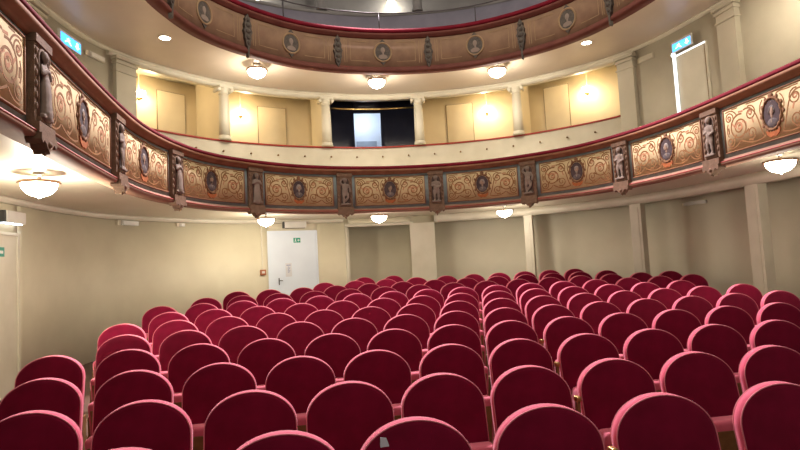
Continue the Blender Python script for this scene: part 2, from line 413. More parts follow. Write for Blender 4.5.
def painted_panel(sa, sb, seed):
    sc_ = (sa + sb) / 2; hw = (sb - sa) / 2; z0, z1 = 2.60, 3.105; zc = 2.865
    m = MB(); sweep(m, F, rect(-.014, 0, z0, z1), sa, sb)
    for z in (z0 - .006, z1 - .004): sweep(m, F, rect(-.022, 0, z, z + .01), sa - .008, sb + .008, 1)
    for s in (sa - .008, sb - .002): sweep(m, F, rect(-.022, 0, z0, z1), s, s + .01, 1)
    p = bpart(m, 'painted_panel', [M['ochre'], M['railwood']])
    for sg in (-1, 1):
        m = MB()
        X = lambda x, z: (sc_ + sg * x, zc + z)
        def put(pts, w, mi=0): ribbon(m, F, [X(*q) for q in pts], w, -.0155, mi)
        k = hw / .64
        put(spiral(.43 * k, -.01, .15, 1.9, 2.2, -1), .019)
        put(bez((.13, -.19), (.2, -.1), (.2, .22), (.36 * k, .165)), .016)
        put(spiral(.275 * k, .105, .085, 1.2, 1.6, 1), .015)
        put(spiral(.275 * k, -.115, .075, -1.0, 1.5, -1), .014)
        put(bez((.12, -.20), (.26, -.25), (.34 * k, -.21), (.42 * k, -.16)), .016)
        put(spiral(.565 * k, .125, .065, 3.4, 1.5, -1), .014)
        put(spiral(.565 * k, -.15, .065, 2.6, 1.5, 1), .014)
        put(bez((.46 * k, .14), (.50 * k, .21), (.56 * k, .215), (.61 * k, .2)), .014)
        put(bez((.43 * k, -.16), (.48 * k, -.235), (.56 * k, -.235), (.61 * k, -.22)), .014)
        put(bez((.585 * k, .06), (.61 * k, .0), (.61 * k, -.05), (.585 * k, -.085)), .012)
        put(bez((.07, .2), (.12, .24), (.2, .2), (.27, .215)), .014)
        put(bez((.15, .02), (.18, .08), (.17, .15), (.12, .19)), .012)
        put([(.26, .215), (.36, .215)], .011); put([(.44 * k, .215), (.52 * k, .215)], .011)
        put(spiral(.43 * k, -.01, .06, 0, 1.0, 1), .026, 1)
        put(spiral(.275 * k, .105, .03, 0, 1.0, 1), .018, 1); put(spiral(.565 * k, .125, .024, 0, 1.0, 1), .016, 1)
        for (lx, lz, la) in ((.36, .03, .5), (.33, -.08, -.6), (.52, .04, .8), (.50, -.11, -.9), (.40, .16, .1), (.25, .02, 1.2), (.58, -.02, 1.5), (.29, -.19, .2)):
            q = [(lx * k + .035 * t * cos(la), lz + .035 * t * sin(la)) for t in (-1, 0, 1)]
            put(q, .02, 1 if lz > 0 else 0)
        m.build('scrollwork', [M['scroll'], M['scrollpink']], p)
    T = F.frame(sc_, -.014, 0)
    m = MB(); pts = ellipse_pts(0, zc + .01, .128, .168, 40)
    m.tube([T(x, .004, z) for x, z in pts], [.011 + .004 * ((i * 7) % 3) for i in range(40)], 8, 0, True)
    for a in range(0, 360, 30):
        m.ball((.15 * cos(math.radians(a)), .003, zc + .01 + .192 * sin(math.radians(a))), (.02, .007, .024), 0, 6, T)
    m.ball((0, .004, zc + .205), (.035, .009, .03), 0, 7, T)
    m.build('wreath', M['wreath'], p)
    m = MB()
    m.prism([(-.1, zc - .155), (-.05, zc - .175), (0, zc - .18), (.05, zc - .175), (.1, zc - .155), (.085, zc - .20), (.035, zc - .235), (0, zc - .225), (-.035, zc - .235), (-.085, zc - .20)], .0, .01, 0, T)
    m.build('swag', M['swag'], p)
    portrait(lambda x, y, z: T(x, y * .5, z), seed, zc + .01, p)
    for ch in p.children: ch.matrix_parent_inverse = Matrix.Translation(-Vector(bal.location)) if False else Matrix()
    return p

# carved standing children in the pilaster niches
def cherub(kind):
    m = MB(); fl = -1 if kind % 2 else 1
    def limb(a, b, r0, r1):
        a, b = Vector(a), Vector(b)
        m.tube([a, a.lerp(b, .35), a.lerp(b, .7), b], [r0, r0 * 1.08, (r0 + r1) / 2, r1], 10)
        m.ball(a, (r0,) * 3, 0, 6); m.ball(b, (r1,) * 3, 0, 6)
    f = lambda x, y, z: (x * fl, y, z)
    m.ball(f(.002, .03, .305), (.026, .026, .031), 0, 9)                 # head
    m.ball(f(.002, .055, .30), (.006, .006, .008), 0, 5)
    m.ball(f(.0, .024, .318), (.028, .026, .022), 0, 8)                  # hair
    limb(f(0, .026, .285), f(0, .026, .262), .012, .015)
    m.ball(f(0, .026, .225), (.036, .026, .045), 0, 9)                   # chest
    m.ball(f(-.003, .03, .175), (.035, .03, .04), 0, 9)                  # belly
    m.ball(f(-.005, .026, .145), (.036, .026, .028), 0, 9)               # hips
    if kind == 0:
        limb(f(.034, .026, .25), f(.05, .035, .20), .013, .011); limb(f(.05, .035, .20), f(.018, .055, .205), .011, .009)
        limb(f(-.034, .026, .25), f(-.052, .03, .195), .013, .011); limb(f(-.052, .03, .195), f(-.02, .056, .175), .011, .009)
        limb(f(.018, .028, .14), f(.022, .04, .085), .021, .015); limb(f(.022, .04, .085), f(.018, .028, .02), .015, .010)
        limb(f(-.018, .028, .14), f(-.022, .03, .08), .021, .015); limb(f(-.022, .03, .08), f(-.024, .024, .02), .015, .010)
    elif kind == 1:
        limb(f(.034, .026, .25), f(.056, .03, .205), .013, .011); limb(f(.056, .03, .205), f(.05, .05, .155), .011, .009)
        limb(f(-.034, .026, .25), f(-.055, .03, .285), .013, .011); limb(f(-.055, .03, .285), f(-.03, .04, .325), .011, .009)
        limb(f(.018, .028, .14), f(.03, .045, .09), .021, .015); limb(f(.03, .045, .09), f(-.002, .035, .035), .015, .010)
        limb(f(-.018, .028, .14), f(-.022, .03, .08), .021, .015); limb(f(-.022, .03, .08), f(-.022, .024, .02), .015, .010)
    else:
        limb(f(.034, .026, .25), f(.048, .04, .21), .013, .011); limb(f(.048, .04, .21), f(.01, .058, .235), .011, .009)
        limb(f(-.034, .026, .25), f(-.048, .04, .21), .013, .011); limb(f(-.048, .04, .21), f(-.008, .058, .235), .011, .009)
        limb(f(.0, .028, .15), f(.0, .03, .06), .040, .044); limb(f(.0, .03, .06), f(.0, .03, .02), .044, .050)
    for sx in (-1, 1): m.ball((sx * .02, .036, .012), (.013, .022, .01), 0, 6)
    m.box(-.055, .055, .0, .06, -.012, .006)
    me = m.mesh('statuette', M['statue'])
    o = bpy.data.objects.new('tmp', me); COL.objects.link(o)
    rm = o.modifiers.new('r', 'REMESH'); rm.mode = 'VOXEL'; rm.voxel_size = .0055; rm.use_smooth_shade = True
    sm = o.modifiers.new('s', 'SMOOTH'); sm.iterations = 3; sm.factor = .5
    dg = bpy.context.evaluated_depsgraph_get(); nm = bpy.data.meshes.new_from_object(o.evaluated_get(dg))
    nm.name = 'statuette'; nm.materials.clear(); nm.materials.append(M['statue'])
    bpy.data.objects.remove(o); return nm
CH = [cherub(k) for k in range(3)]
PILS = [-7.9, -5.95, -4.22, -2.51, -.835, .835, 2.51, 4.23, 5.95, 7.81]
def pilaster_part(s, kind):
    T = F.frame(s, 0, 0); w = .135
    m = MB()
    m.box(-w, w, 0, .05, 2.49, 3.165, 0, T)
    # raised arch frame round the niche
    arch = [(.085 * cos(a), 3.005 + .085 * sin(a)) for a in [PI * k / 12 for k in range(13)]]
    ring = [(.085, 2.61)] + arch + [(-.085, 2.61)]
    m.tube([T(x, .052, z) for x, z in ring], .011, 6, 0)
    m.box(-w - .006, w + .006, 0, .065, 3.11, 3.165, 0, T); m.box(-w - .006, w + .006, 0, .08, 2.50, 2.572, 0, T)
    m.box(-.1, .1, .05, .072, 2.585, 2.612, 0, T)
    for sx in (-1, 1):
        for k in range(6): m.ball((sx * .112, .05, 2.68 + .075 * k), (.014, .012, .028), 0, 6, T)
    # hanging bottom with three points
    m.prism([(-w, 2.50), (w, 2.50), (w + .004, 2.455), (w - .02, 2.43), (w - .045, 2.455), (.055, 2.435), (.035, 2.405), (.012, 2.40), (0, 2.375), (-.012, 2.40), (-.035, 2.405), (-.055, 2.435), (-w + .045, 2.455), (-w + .02, 2.43), (-w - .004, 2.455)], -.01, .092, 0, T)
    m.ball((0, .07, 2.44), (.035, .04, .03), 0, 7, T); m.ball((0, .06, 2.378), (.012, .012, .016), 0, 6, T)
    p = bpart(m, 'pilaster', M['pilaster'])
    m = MB(); m.prism(ring, .05, .053, 0, T); m.build('niche', M['niche'], p)
    f = link('statuette', CH[kind], p)
    pos, t, n = F.at(s)
    f.matrix_local = Matrix.Translation(Vector(T(0, .045, 2.625))) @ Matrix.Rotation(math.atan2(t[1], t[0]) + PI, 4, 'Z') @ Matrix.Diagonal((1.55, .8, 1.36, 1))
    return p
for i, s in enumerate(PILS): pilaster_part(s, [2, 0, 2, 2, 1, 0, 1, 0, 0, 2][i])
edges = [-9.7] + PILS + [9.7]
for i in range(len(edges) - 1): painted_panel(edges[i] + .205, edges[i + 1] - .205, 20 + i)

# ------------------------------------------------------------------ boxes on the balcony level
ZP = 4.15
par = structure(empty('wall_box_front', W.P(0, 2.72)), 'cream curved parapet in front of the theatre boxes with red line on top', 'parapet')
m = MB(); sweep(m, W, rect(0, .12, 2.70, ZP), -5.5, 5.76); local(m.build('panel', M['cream'], par), par)
m = MB(); sweep(m, W, [(-.02, ZP - .012), (.14, ZP - .012), (.14, ZP + .02), (.0, ZP + .025), (-.02, ZP + .012)], -5.1, 5.45); local(m.build('red_cap', M['redline'], par), par)
for k in range(17):
    s = -3.83 + .58 * k; T = W.frame(s, 0, 0)
    m = MB(); m.tube([T(0, 0, 3.94), T(0, .03, 3.94)], .014, 8); m.ball((0, .04, 3.94), (.02, .016, .02), 0, 7, T)
    local(m.build('knob', M['wood'], par), par)
m = MB(); sweep(m, W, rect(-.06, .14, 5.235, SO2), -5.6, 5.8); sweep(m, W, rect(-.09, .14, 5.30, SO2), -9.5, 9.5)
structure(m.build('trim_6', M['cream']), 'cream beam above the box openings', 'beam')
m = MB(); sweep(m, W, rect(0, .14, 2.70, SO2), Wl, -5.05); structure(m.build('wall_gallery_left', M['greycream']), 'curved wall of the left balcony gallery', 'wall')
m = MB(); sweep(m, W, rect(0, .14, 2.70, SO2), 5.44, 9.6); structure(m.build('wall_gallery_right', M['greycream']), 'curved wall of the right balcony gallery', 'wall')
m = MB(); sweep(m, W, rect(1.3, 1.42, 3.0, 5.75), -5.4, -1.02); sweep(m, W, rect(1.3, 1.42, 3.0, 5.75), 1.05, 5.75)
structure(m.build('wall_boxes', M['box']), 'warm yellow back wall of the theatre boxes', 'wall')
m = MB()
for s in (-5.3, -3.2, -1.02, 1.08, 3.26, 5.58):
    T = W.frame(s, 0, 0); m.box(-.03, .03, -1.32, -.1, 3.0, 5.75, 0, T)
structure(m.build('wall_partitions', M['box']), 'yellow partitions between the theatre boxes', 'wall')
m = MB(); sweep(m, W, rect(.13, 1.42, 5.62, 5.72), -5.5, 5.8); sweep(m, W, rect(.12, 1.42, 2.95, 3.05), -5.5, 5.8)
structure(m.build('ceiling_boxes', M['soffit']), 'pale ceiling inside the theatre boxes', 'ceiling')
# doors in the back wall of the boxes
for n, (s0, s1, z1, lab) in enumerate([(-3.85, -3.40, 5.36, 'yellow jib door in the leftmost theatre box'),
        (-2.08, -1.58, 5.33, 'yellow jib door in the box left of the dark central box'),
        (1.67, 2.16, 5.37, 'yellow jib door in the box right of the dark central box'),
        (3.54, 3.98, 5.45, 'yellow jib door in the rightmost theatre box')]):
    o, T, w = door_slab('door_%d' % (n + 3), s0, s1, 3.05, z1, 'boxdoor', lab, off=.0, frame=True, framemat='line', wall_off=1.30, b=.014)
# wall lamps
def sconce(s, z, label):
    T = W.frame(s, 1.3, 0)
    r = empty('wall_sconce', W.P(s, z, 1.3), 0, label, 'wall lamp', 'lit wall lamps in the boxes')
    a = MB(); a.lathe([(.001, 0), (.04, .0), (.04, .012), (.001, .014)], lambda x, y, zz: T(x, zz, z - .03 + y), 16)
    a.tube([T(0, .01, z - .03), T(0, .05, z - .06), T(0, .09, z - .05)], .008); a.lathe([(.005, z - .085), (.03, z - .06), (.045, z - .04), (.04, z - .035)], lambda x, y, zz: T(x, .09 + y, zz), 16)
    local(a.build('bracket', M['brass'], r), r)
    a = MB(); a.lathe([(.02, z - .04), (.055, z - .02), (.075, z + .03), (.085, z + .075), (.075, z + .07), (.03, z - .01)], lambda x, y, zz: T(x, .09 + y, zz), 20)
    local(a.build('glass_shade', M['sconceglass'], r), r)
    a = MB(); a.box(-.008, .008, 0, .012, z, 5.62, 0, T); local(a.build('conduit', M['boxdoor'], r), r)
    return r
sconce(-4.19, 5.15, 'lit wall lamp in the leftmost yellow box')
sconce(-2.43, 5.11, 'lit wall lamp in the box left of the dark central box')
sconce(2.47, 5.11, 'lit wall lamp in the box right of the dark central box')
sconce(4.36, 5.17, 'lit wall lamp in the rightmost yellow box')
# dark central box with a lit doorway
m = MB()
p0, p1 = -.18, .285
for a, b, z0, z1 in ((-1.0, p0, 3.0, 5.7), (p1, 1.06, 3.0, 5.7), (p0, p1, 5.30, 5.7), (p0, p1, 3.0, 4.2)):
    sweep(m, W, rect(1.25, 1.36, z0, z1), a, b)
T = W.frame(-1.0, 0, 0); m.box(.012, .03, -1.3, -.13, 3.0, 5.7, 0, T); T = W.frame(1.06, 0, 0); m.box(-.03, -.012, -1.3, -.13, 3.0, 5.7, 0, T)
structure(m.build('wall_booth', M['navy']), 'dark navy inside of the central box', 'wall')
m = MB(); T = W.frame(.05, 0, 0)
m.box(-.9, .9, -2.7, -2.6, 3.0, 5.8, 0, T); m.box(-.9, -.8, -2.6, -1.37, 3.0, 5.8, 0, T); m.box(.8, .9, -2.6, -1.37, 3.0, 5.8, 0, T)
m.box(-.9, .9, -2.6, -1.37, 5.7, 5.8, 0, T); m.box(-.9, .9, -2.6, -1.37, 3.0, 3.1, 0, T)
structure(m.build('wall_lobby', M['white']), 'white lit lobby seen through the doorway of the central box', 'wall')
m = MB(); m.box(-.20, .34, -2.6, -2.57, 3.1, 4.88, 0, T)
structure(m.build('door_7', M['greydoor']), 'grey white door at the back of the lobby behind the central box', 'door')
m = MB(); T = W.frame(.05, 0, 0); m.tube([W.P(-.93, 5.08, .2), W.P(-.4, 5.08, .2), W.P(.2, 5.08, .2), W.P(.98, 5.08, .2)], .018)
tag(m.build('brass_rod', M['brass']), 'horizontal brass rod across the top of the dark central box', 'rod')

# columns between the boxes
def column(s, label):
    b = W.P(s, 0, 0); r = empty('column', (b[0], b[1], ZP), W.angle(s), label, 'column', 'round columns between the boxes')
    z1 = 5.235 - ZP
    a = MB(); a.lathe([(.13, 0.015), (.13, .05), (.115, .06), (.125, .085), (.112, .10)], n=24); a.build('base', M['cream'], r)
    a = MB(); rows = []
    for z, rr in ((.09, .108), (.4, .107), (.7, .10), (z1 - .13, .092)):
        rows.append([(rr * (1 - .05 * (k % 2)) * cos(2 * PI * k / 40), rr * (1 - .05 * (k % 2)) * sin(2 * PI * k / 40), z) for k in range(40)])
    a.grid(rows, 0, True, True, True); a.build('shaft', M['cream'], r)
    a = MB(); a.lathe([(.092, z1 - .15), (.105, z1 - .14), (.095, z1 - .125), (.095, z1 - .09), (.13, z1 - .055), (.13, z1 - .04)], n=24)
    a.box(-.14, .14, -.14, .14, z1 - .045, z1)
    for sx in (-1, 1): a.tube([(sx * .135, -.12, z1 - .07), (sx * .135, .12, z1 - .07)], .032, 10)
    a.build('capital', M['cream'], r)
for s, l in ((-3.2, 'cream column between the two boxes on the left'), (-1.0, 'cream column at the left edge of the dark central box'),
             (1.08, 'cream column at the right edge of the dark central box'), (3.26, 'cream column between the two boxes on the right')): column(s, l)
PN = [6]
def pier(s, w, label, z0=2.7):
    PN[0] += 1
    T = W.frame(s, 0, 0); b = W.P(s, z0); r = structure(empty('trim_%d' % PN[0], b), label, 'pier')
    a = MB(); a.box(-w / 2, w / 2, -.05, .10, z0, 5.24, 0, T); local(a.build('shaft', M['greycream'], r), r)
    a = MB(); a.box(-w / 2 - .02, w / 2 + .02, -.05, .13, 5.12, 5.16, 0, T); a.box(-w / 2 - .035, w / 2 + .035, -.05, .15, 5.19, 5.24, 0, T); a.box(-w / 2 - .02, w / 2 + .02, -.05, .125, 4.98, 5.0, 0, T)
    local(a.build('capital', M['greycream'], r), r)
pier(-5.27, .40, 'flat grey cream pier left of the leftmost box')
pier(5.62, .33, 'flat grey cream pier right of the rightmost box')
pier(7.86, .36, 'flat cream pier at the right end of the gallery wall beyond the exit door')
pier(-7.4, .36, 'flat cream pier at the left end of the gallery wall')

# gallery exit doors with blue lit signs
def exit_sign(s, z, w, h, off, label, T=None):
    T = T or W.frame(s, 0, 0)
    r = empty('exit_sign', W.P(s, z), 0, label, 'sign')
    a = MB(); a.box(-w / 2 - .02, w / 2 + .02, off - .04, off - .006, z - h / 2 - .01, z + h / 2 + .04, 0, T); a.box(-.05, .05, 0, off - .03, z + h / 2, z + h / 2 + .04, 0, T)
    local(a.build('housing', M['plastic'], r), r)
    a = MB(); a.box(-w / 2, w / 2, off - .006, off, z - h / 2, z + h / 2, 0, T); local(a.build('panel', M['exitblue'], r), r)
    a = MB(); u = h / 2
    a.box(.26 * w, .36 * w, off, off + .002, z - .1 * u, z + .7 * u, 0, T)                    # arrow pointing down
    a.prism([(.18 * w, z - .05 * u), (.44 * w, z - .05 * u), (.31 * w, z - .7 * u)], off, off + .002, 0, T)
    a.ball((-.13 * w, off, z + .55 * u), (.13 * u, .002, .13 * u), 0, 6, T)
    a.prism([(-.24 * w, z + .36 * u), (-.06 * w, z + .34 * u), (-.08 * w, z - .05 * u), (.03 * w, z - .68 * u), (-.05 * w, z - .68 * u), (-.15 * w, z - .15 * u), (-.30 * w, z - .55 * u), (-.34 * w, z - .45 * u), (-.2 * w, z + .02 * u)], off, off + .002, 0, T)
    local(a.build('symbol', M['exitwhite'], r), r)
    return r
d8, T8, w8 = door_slab('door_8', 6.70, 7.33, 2.72, 4.84, 'cream', 'cream exit door in the right gallery under the blue sign', off=.02, framemat='cream')
a = MB(); a.box(-w8 / 2 - .05, -w8 / 2 + .005, .05, .075, 2.72, 4.86, 0, T8); a.build('door_edge', M['trimglow'], d8)
a = MB(); a.box(-w8 / 2 - .03, w8 / 2 + .02, .05, .062, 4.85, 4.875, 0, T8); a.build('door_head', M['trimglow'], d8)
a = MB(); a.box(w8 / 2 - .012, w8 / 2 + .004, .048, .052, 2.72, 4.84, 0, T8); a.build('door_joint', M['line'], d8)
exit_sign(6.94, 4.98, .40, .13, .12, 'blue lit exit sign with white figure and arrow on the right gallery')
r = empty('emergency_lamp', W.P(6.68, 4.89), 0, 'small bright white emergency lamp left of the right blue exit sign', 'lamp')
T = W.frame(6.68, 0, 0)
a = MB(); a.box(-.05, .05, 0, .05, 4.86, 4.93, 0, T); local(a.build('housing', M['plastic'], r), r)
a = MB(); a.ball((0, .06, 4.89), (.035, .025, .03), 0, 8, T); local(a.build('lens', M['led'], r), r)
d9, T9, w9 = door_slab('door_9', -7.0, -6.36, 2.72, 4.86, 'cream', 'cream exit door in the left gallery under the blue sign', off=.02, framemat='line', b=.02)
exit_sign(-6.62, 5.02, .50, .15, .14, 'blue lit exit sign with white figure and arrow on the left gallery')
junction('junction_box', -5.85, 5.10, .34, .08, .06, 'flat white box high on the left gallery wall beside the exit sign')
junction('junction_box', 6.05, 5.08, .34, .10, .02, 'flat pale cover plate high on the right gallery wall', mat='greycream')

# ------------------------------------------------------------------ upper balcony
ub = empty('upper_balcony', (0, 10.03, 5.03), 0, 'upper horseshoe balcony with brown front, dark oval medallions and red rail', 'balcony')
def upart(m, name, mats): return local(m.build(name, mats, ub), ub)
m = MB(); slab(m, SO2, 5.48, .05, 0); upart(m, 'floor_slab', M['soffit2'])
m = MB(); sweep(m, F, rect(0, .12, 5.08, 5.76), S0, S1); upart(m, 'fascia', M['tier2'])
m = MB(); sweep(m, F, [(.12, 5.03), (-.03, 5.03), (-.05, 5.045), (-.05, 5.08), (-.03, 5.10), (-.015, 5.13), (0, 5.14), (.12, 5.14)], S0, S1); upart(m, 'lower_moulding', M['tier2mould'])
m = MB(); sweep(m, F, [(.12, 5.66), (-.01, 5.66), (-.03, 5.68), (-.05, 5.70), (-.07, 5.715), (-.07, 5.745), (.13, 5.75)], S0, S1); upart(m, 'rail_moulding', M['tier2mould'])
m = MB(); sweep(m, F, [(.13, 5.74)] + [(.03 - .115 * cos(a), 5.79 + .065 * sin(a)) for a in [(-.5 + .4 * k) for k in range(9)] if a < 2.9] + [(.13, 5.80)], S0, S1)
o = upart(m, 'hand_rail', M['railvelvet']); o['label'] = 'red velvet top rail'
def lens_ornament(s, tip):
    T = F.frame(s, 0, 0); m = MB()
    out = [(0, 5.68), (.03, 5.63), (.05, 5.60), (.045, 5.56), (.07, 5.50), (.06, 5.44), (.085, 5.39), (.06, 5.33), (.065, 5.27), (.045, 5.22), (.04, 5.16), (.02, 5.13), (.012, tip + .02), (0, tip)]
    m.prism(out + [(-x, z) for x, z in out[-2:0:-1]], -.005, .055, 0, T)
    for z, r in ((5.58, .03), (5.49, .045), (5.39, .055), (5.29, .045), (5.20, .03)): m.ball((0, .05, z), (r, .03, .04), 0, 7, T)
    return upart(m, 'carved_bracket', M['tier2dark'])
US = [-7.6, -5.95, -4.25, -2.56, -.84, .84, 2.56, 4.25, 5.95, 7.6]
for s in US: lens_ornament(s, 4.95 if abs(abs(s) - 2.56) < .1 or abs(s) > 4 else 5.09)
for a_, b_ in zip(US, US[1:]):
    s = (a_ + b_) / 2; T = F.frame(s, 0, 0); zc = 5.41
    m = MB(); m.tube([T(x, .01, z) for x, z in ellipse_pts(0, zc, .155, .175, 36)], .018, 8, 0, True)
    p = upart(m, 'medallion_frame', M['tier2frame'])
    m = MB(); m.prism(ellipse_pts(0, zc, .145, .165), -.002, .014, 0, T)
    m.ball((0, .012, zc + .04), (.04, .012, .056), 1, 8, T); m.ball((.004, .012, zc - .02), (.018, .01, .04), 1, 7, T); m.prism([(-.085, zc - .10), (-.07, zc - .065), (-.025, zc - .045), (.025, zc - .045), (.07, zc - .065), (.085, zc - .10), (.05, zc - .125), (-.05, zc - .125)], .01, .02, 1, T)
    m.build('medallion', [M['tier2dark'], M['cameo']], p)
    for sg in (-1, 1):
        m = MB()
        m.prism([(-.05, zc + sg * .19), (0, zc + sg * .18), (.05, zc + sg * .19), (.025, zc + sg * .215), (0, zc + sg * .25), (-.025, zc + sg * .215)], 0, .02, 0, T)
        m.build('finial', M['tier2dark'], p)
    hw = (b_ - a_) / 2
    for sg in (-1, 1):
        m = MB()
        x0, x1 = .25, hw - .24
        pts = [(s + sg * x0, 5.24), (s + sg * x1, 5.24), (s + sg * x1, 5.60), (s + sg * x0, 5.60)]
        for q, r_ in zip(pts, pts[1:]): ribbon(m, F, [tuple(u + (v - u) * k / 6 for u, v in zip(q, r_)) for k in range(7)], .012, -.006)
        for x in (hw - .17, hw - .13): ribbon(m, F, [(s + sg * x, 5.2), (s + sg * x, 5.4), (s + sg * x, 5.62)], .012, -.006)
        upart(m, 'panel_border', M['tier2frame'])
# thin iron railing on the upper balcony
m = MB(); m.tube([F.P(S0 + (S1 - S0) * k / 90, 6.18, .06) for k in range(91)], .012); rl = upart(m, 'railing', M['iron'])
for k in range(-4, 5):
    m = MB(); m.tube([F.P(-.03 + 1.76 * k, 5.80, .06), F.P(-.03 + 1.76 * k, 6.18, .06)], .010); m.build('post', M['iron'], rl)
# upper gallery
m = MB(); sweep(m, W, rect(0, .12, 5.48, 7.16), -9.4, 9.4, 0); sweep(m, W, rect(-.04, .15, 7.16, 7.22), -9.4, 9.4, 1)
up = structure(empty('wall_upper_parapet', W.P(0, 5.48)), 'dull blue grey parapet behind the railing of the upper balcony', 'parapet'); local(m.build('panel', [M['bluewall'], M['greywall']], up), up)
m = MB(); sweep(m, W, rect(1.5, 1.65, 5.6, 9.6), -9.4, 9.4); structure(m.build('wall_upper_gallery', M['greywall']), 'grey back wall of the upper gallery', 'wall')
for s, l in ((-1.0, 'grey column in the upper gallery, left of the two'), (1.19, 'grey column in the upper gallery, right of the two')):
    b = W.P(s, 0); r = empty('column', (b[0], b[1], 7.2), 0, l, 'column', 'columns of the upper gallery')
    a = MB(); a.lathe([(.13, 0.02), (.13, .06), (.11, .08), (.10, 1.9), (.13, 2.0), (.13, 2.3)], n=20); a.build('shaft', M['greywall'], r)
m = MB(); m.box(-6.8, 6.8, -.5, 14.2, 9.6, 9.75); structure(m.build('ceiling', M['greywall']), 'high ceiling above the horseshoe', 'ceiling')

# ------------------------------------------------------------------ ceiling lamps
def ceiling_lamp(x, y, zs, r0, label, group):
    r = empty('ceiling_lamp', (x, y, zs), 0, label, 'ceiling lamp', group)
    k = r0 / .2; dr = .06 if zs < 4 else .08
    a = MB(); a.lathe([(.06 * k, 0), (.06 * k, -.02), (.02, -.03), (.02, -dr - .025)], n=20); a.build('canopy', M['plastic'], r)
    a = MB(); a.lathe([(.19 * k, -.035 - dr), (.215 * k, -.03 - dr), (.22 * k, -.045 - dr), (.205 * k, -.055 - dr), (.185 * k, -.05 - dr)], n=36); a.lathe([(.02, -.02 - dr), (.19 * k, -.033 - dr), (.19 * k, -.038 - dr), (.02, -.03 - dr)], n=36); a.build('rim', M['copper'], r)
    a = MB(); a.lathe([(.185 * k * cos(t), -.05 - dr - .15 * k * sin(t)) for t in [PI / 2 * j / 10 for j in range(10)]] + [(.012, -.05 - dr - .15 * k), (.012, -.065 - dr - .15 * k)], n=32)
    a.build('glass_bowl', M['lampglass'], r)
    return r
g1 = 'bowl lamps under the lower balcony'; g2 = 'bowl lamps under the upper balcony'
LAMPS = [(-4.2, 6.1, SO2, .19, 'lit bowl lamp added out of view under the left arm of the upper balcony', g2),  # unseen lamp, added to light the left gallery wall
         (4.3, 6.1, SO2, .19, 'lit bowl lamp added out of view under the right arm of the upper balcony', g2),  # unseen lamp, added to light the right gallery wall
         (-4.02, 5.88, SO1, .168, 'big lit bowl lamp under the left side of the lower balcony', g1),
         (-2.23, 10.52, SO1, .16, 'lit bowl lamp above the white back door, half hidden by a carved pilaster', g1),
         (-.13, 10.75, SO1, .16, 'lit bowl lamp in front of the central recess, partly hidden by the balcony front', g1),
         (2.36, 10.68, SO1, .165, 'lit bowl lamp near the farthest square pillar', g1),
         (3.98, 5.76, SO1, .168, 'big lit bowl lamp near the nearest square pillar on the right', g1),
         (-2.29, 10.45, SO2, .18, 'lit bowl lamp above the column between the two left boxes', g2),
         (.0, 11.05, SO2, .18, 'lit bowl lamp above the dark central box', g2),
         (2.3, 10.4, SO2, .18, 'lit bowl lamp above the column between the two right boxes', g2)]
for L in LAMPS: ceiling_lamp(*L)
for x, l in ((-3.62, 'small round glowing disc for a light glint on the soffit on the left'), (3.62, 'small round glowing disc for a light glint on the soffit on the right')):  # glowing discs stand in for glints of light on the glossy soffit
    r = empty('soffit_glint', (x, 9.3, SO2 - .002), 0, l, 'glint disc', 'glint discs under the upper balcony')
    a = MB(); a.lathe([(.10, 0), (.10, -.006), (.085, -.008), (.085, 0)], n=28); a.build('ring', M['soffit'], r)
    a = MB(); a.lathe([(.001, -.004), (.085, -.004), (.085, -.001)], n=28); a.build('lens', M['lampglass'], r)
for s, z, l in ((.62, 8.05, 'lit round wall lamp high in the upper gallery beside the right column'), (-2.07, 7.86, 'lit round wall lamp high in the upper gallery on the left')):
    T = W.frame(s, 1.5, 0); r = empty('wall_lamp', W.P(s, z, 1.5), 0, l, 'wall lamp', 'round lamps of the upper gallery')
    a = MB(); a.box(-.05, .05, 0, .05, z - .05, z + .05, 0, T); local(a.build('bracket', M['iron'], r), r)
    a = MB(); a.ball((0, .15, z), (.13, .12, .13), 0, 12, T); local(a.build('globe', M['lampglass'], r), r)

# ------------------------------------------------------------------ seats
HW, ZB, ZS, ZT, TH = .239, .45, .69, .866, .056
def outline(ins=0.0, n=22):
    w = HW - ins; pts = [(-w + .03, ZB + ins), (w - .03, ZB + ins), (w, ZB + .03)]
    for k in range(n + 1):
        a = PI * k / n; pts.append((w * cos(a), ZS + (ZT - ZS - ins) * sin(a)))
    pts.append((-w, ZB + .03)); return pts
def lean(y, z): return y - .2 * (ZT - z)
def backrest_mesh():
    m = MB(); rows = []
    for y, ins in ((-.004, .05), (-.003, .02), (0, .007), (.006, .002), (.014, 0), (TH - .014, 0), (TH - .006, .002), (TH, .007), (TH + .003, .02), (TH + .006, .05)):
        rows.append([(x, lean(y, z), z) for x, z in outline(ins)])
    m.grid(rows, 0, True, True, True); return m.mesh('backrest', M['velvet'])
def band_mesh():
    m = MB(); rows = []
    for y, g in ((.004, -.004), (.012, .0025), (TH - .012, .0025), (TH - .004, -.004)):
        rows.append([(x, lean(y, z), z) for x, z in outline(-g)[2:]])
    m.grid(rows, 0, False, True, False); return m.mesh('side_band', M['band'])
def piping_mesh(y):
    m = MB(); m.tube([(x, lean(y, z), z) for x, z in outline(.0015)[2:]], .0036, 6); return m.mesh('piping', M['piping'])
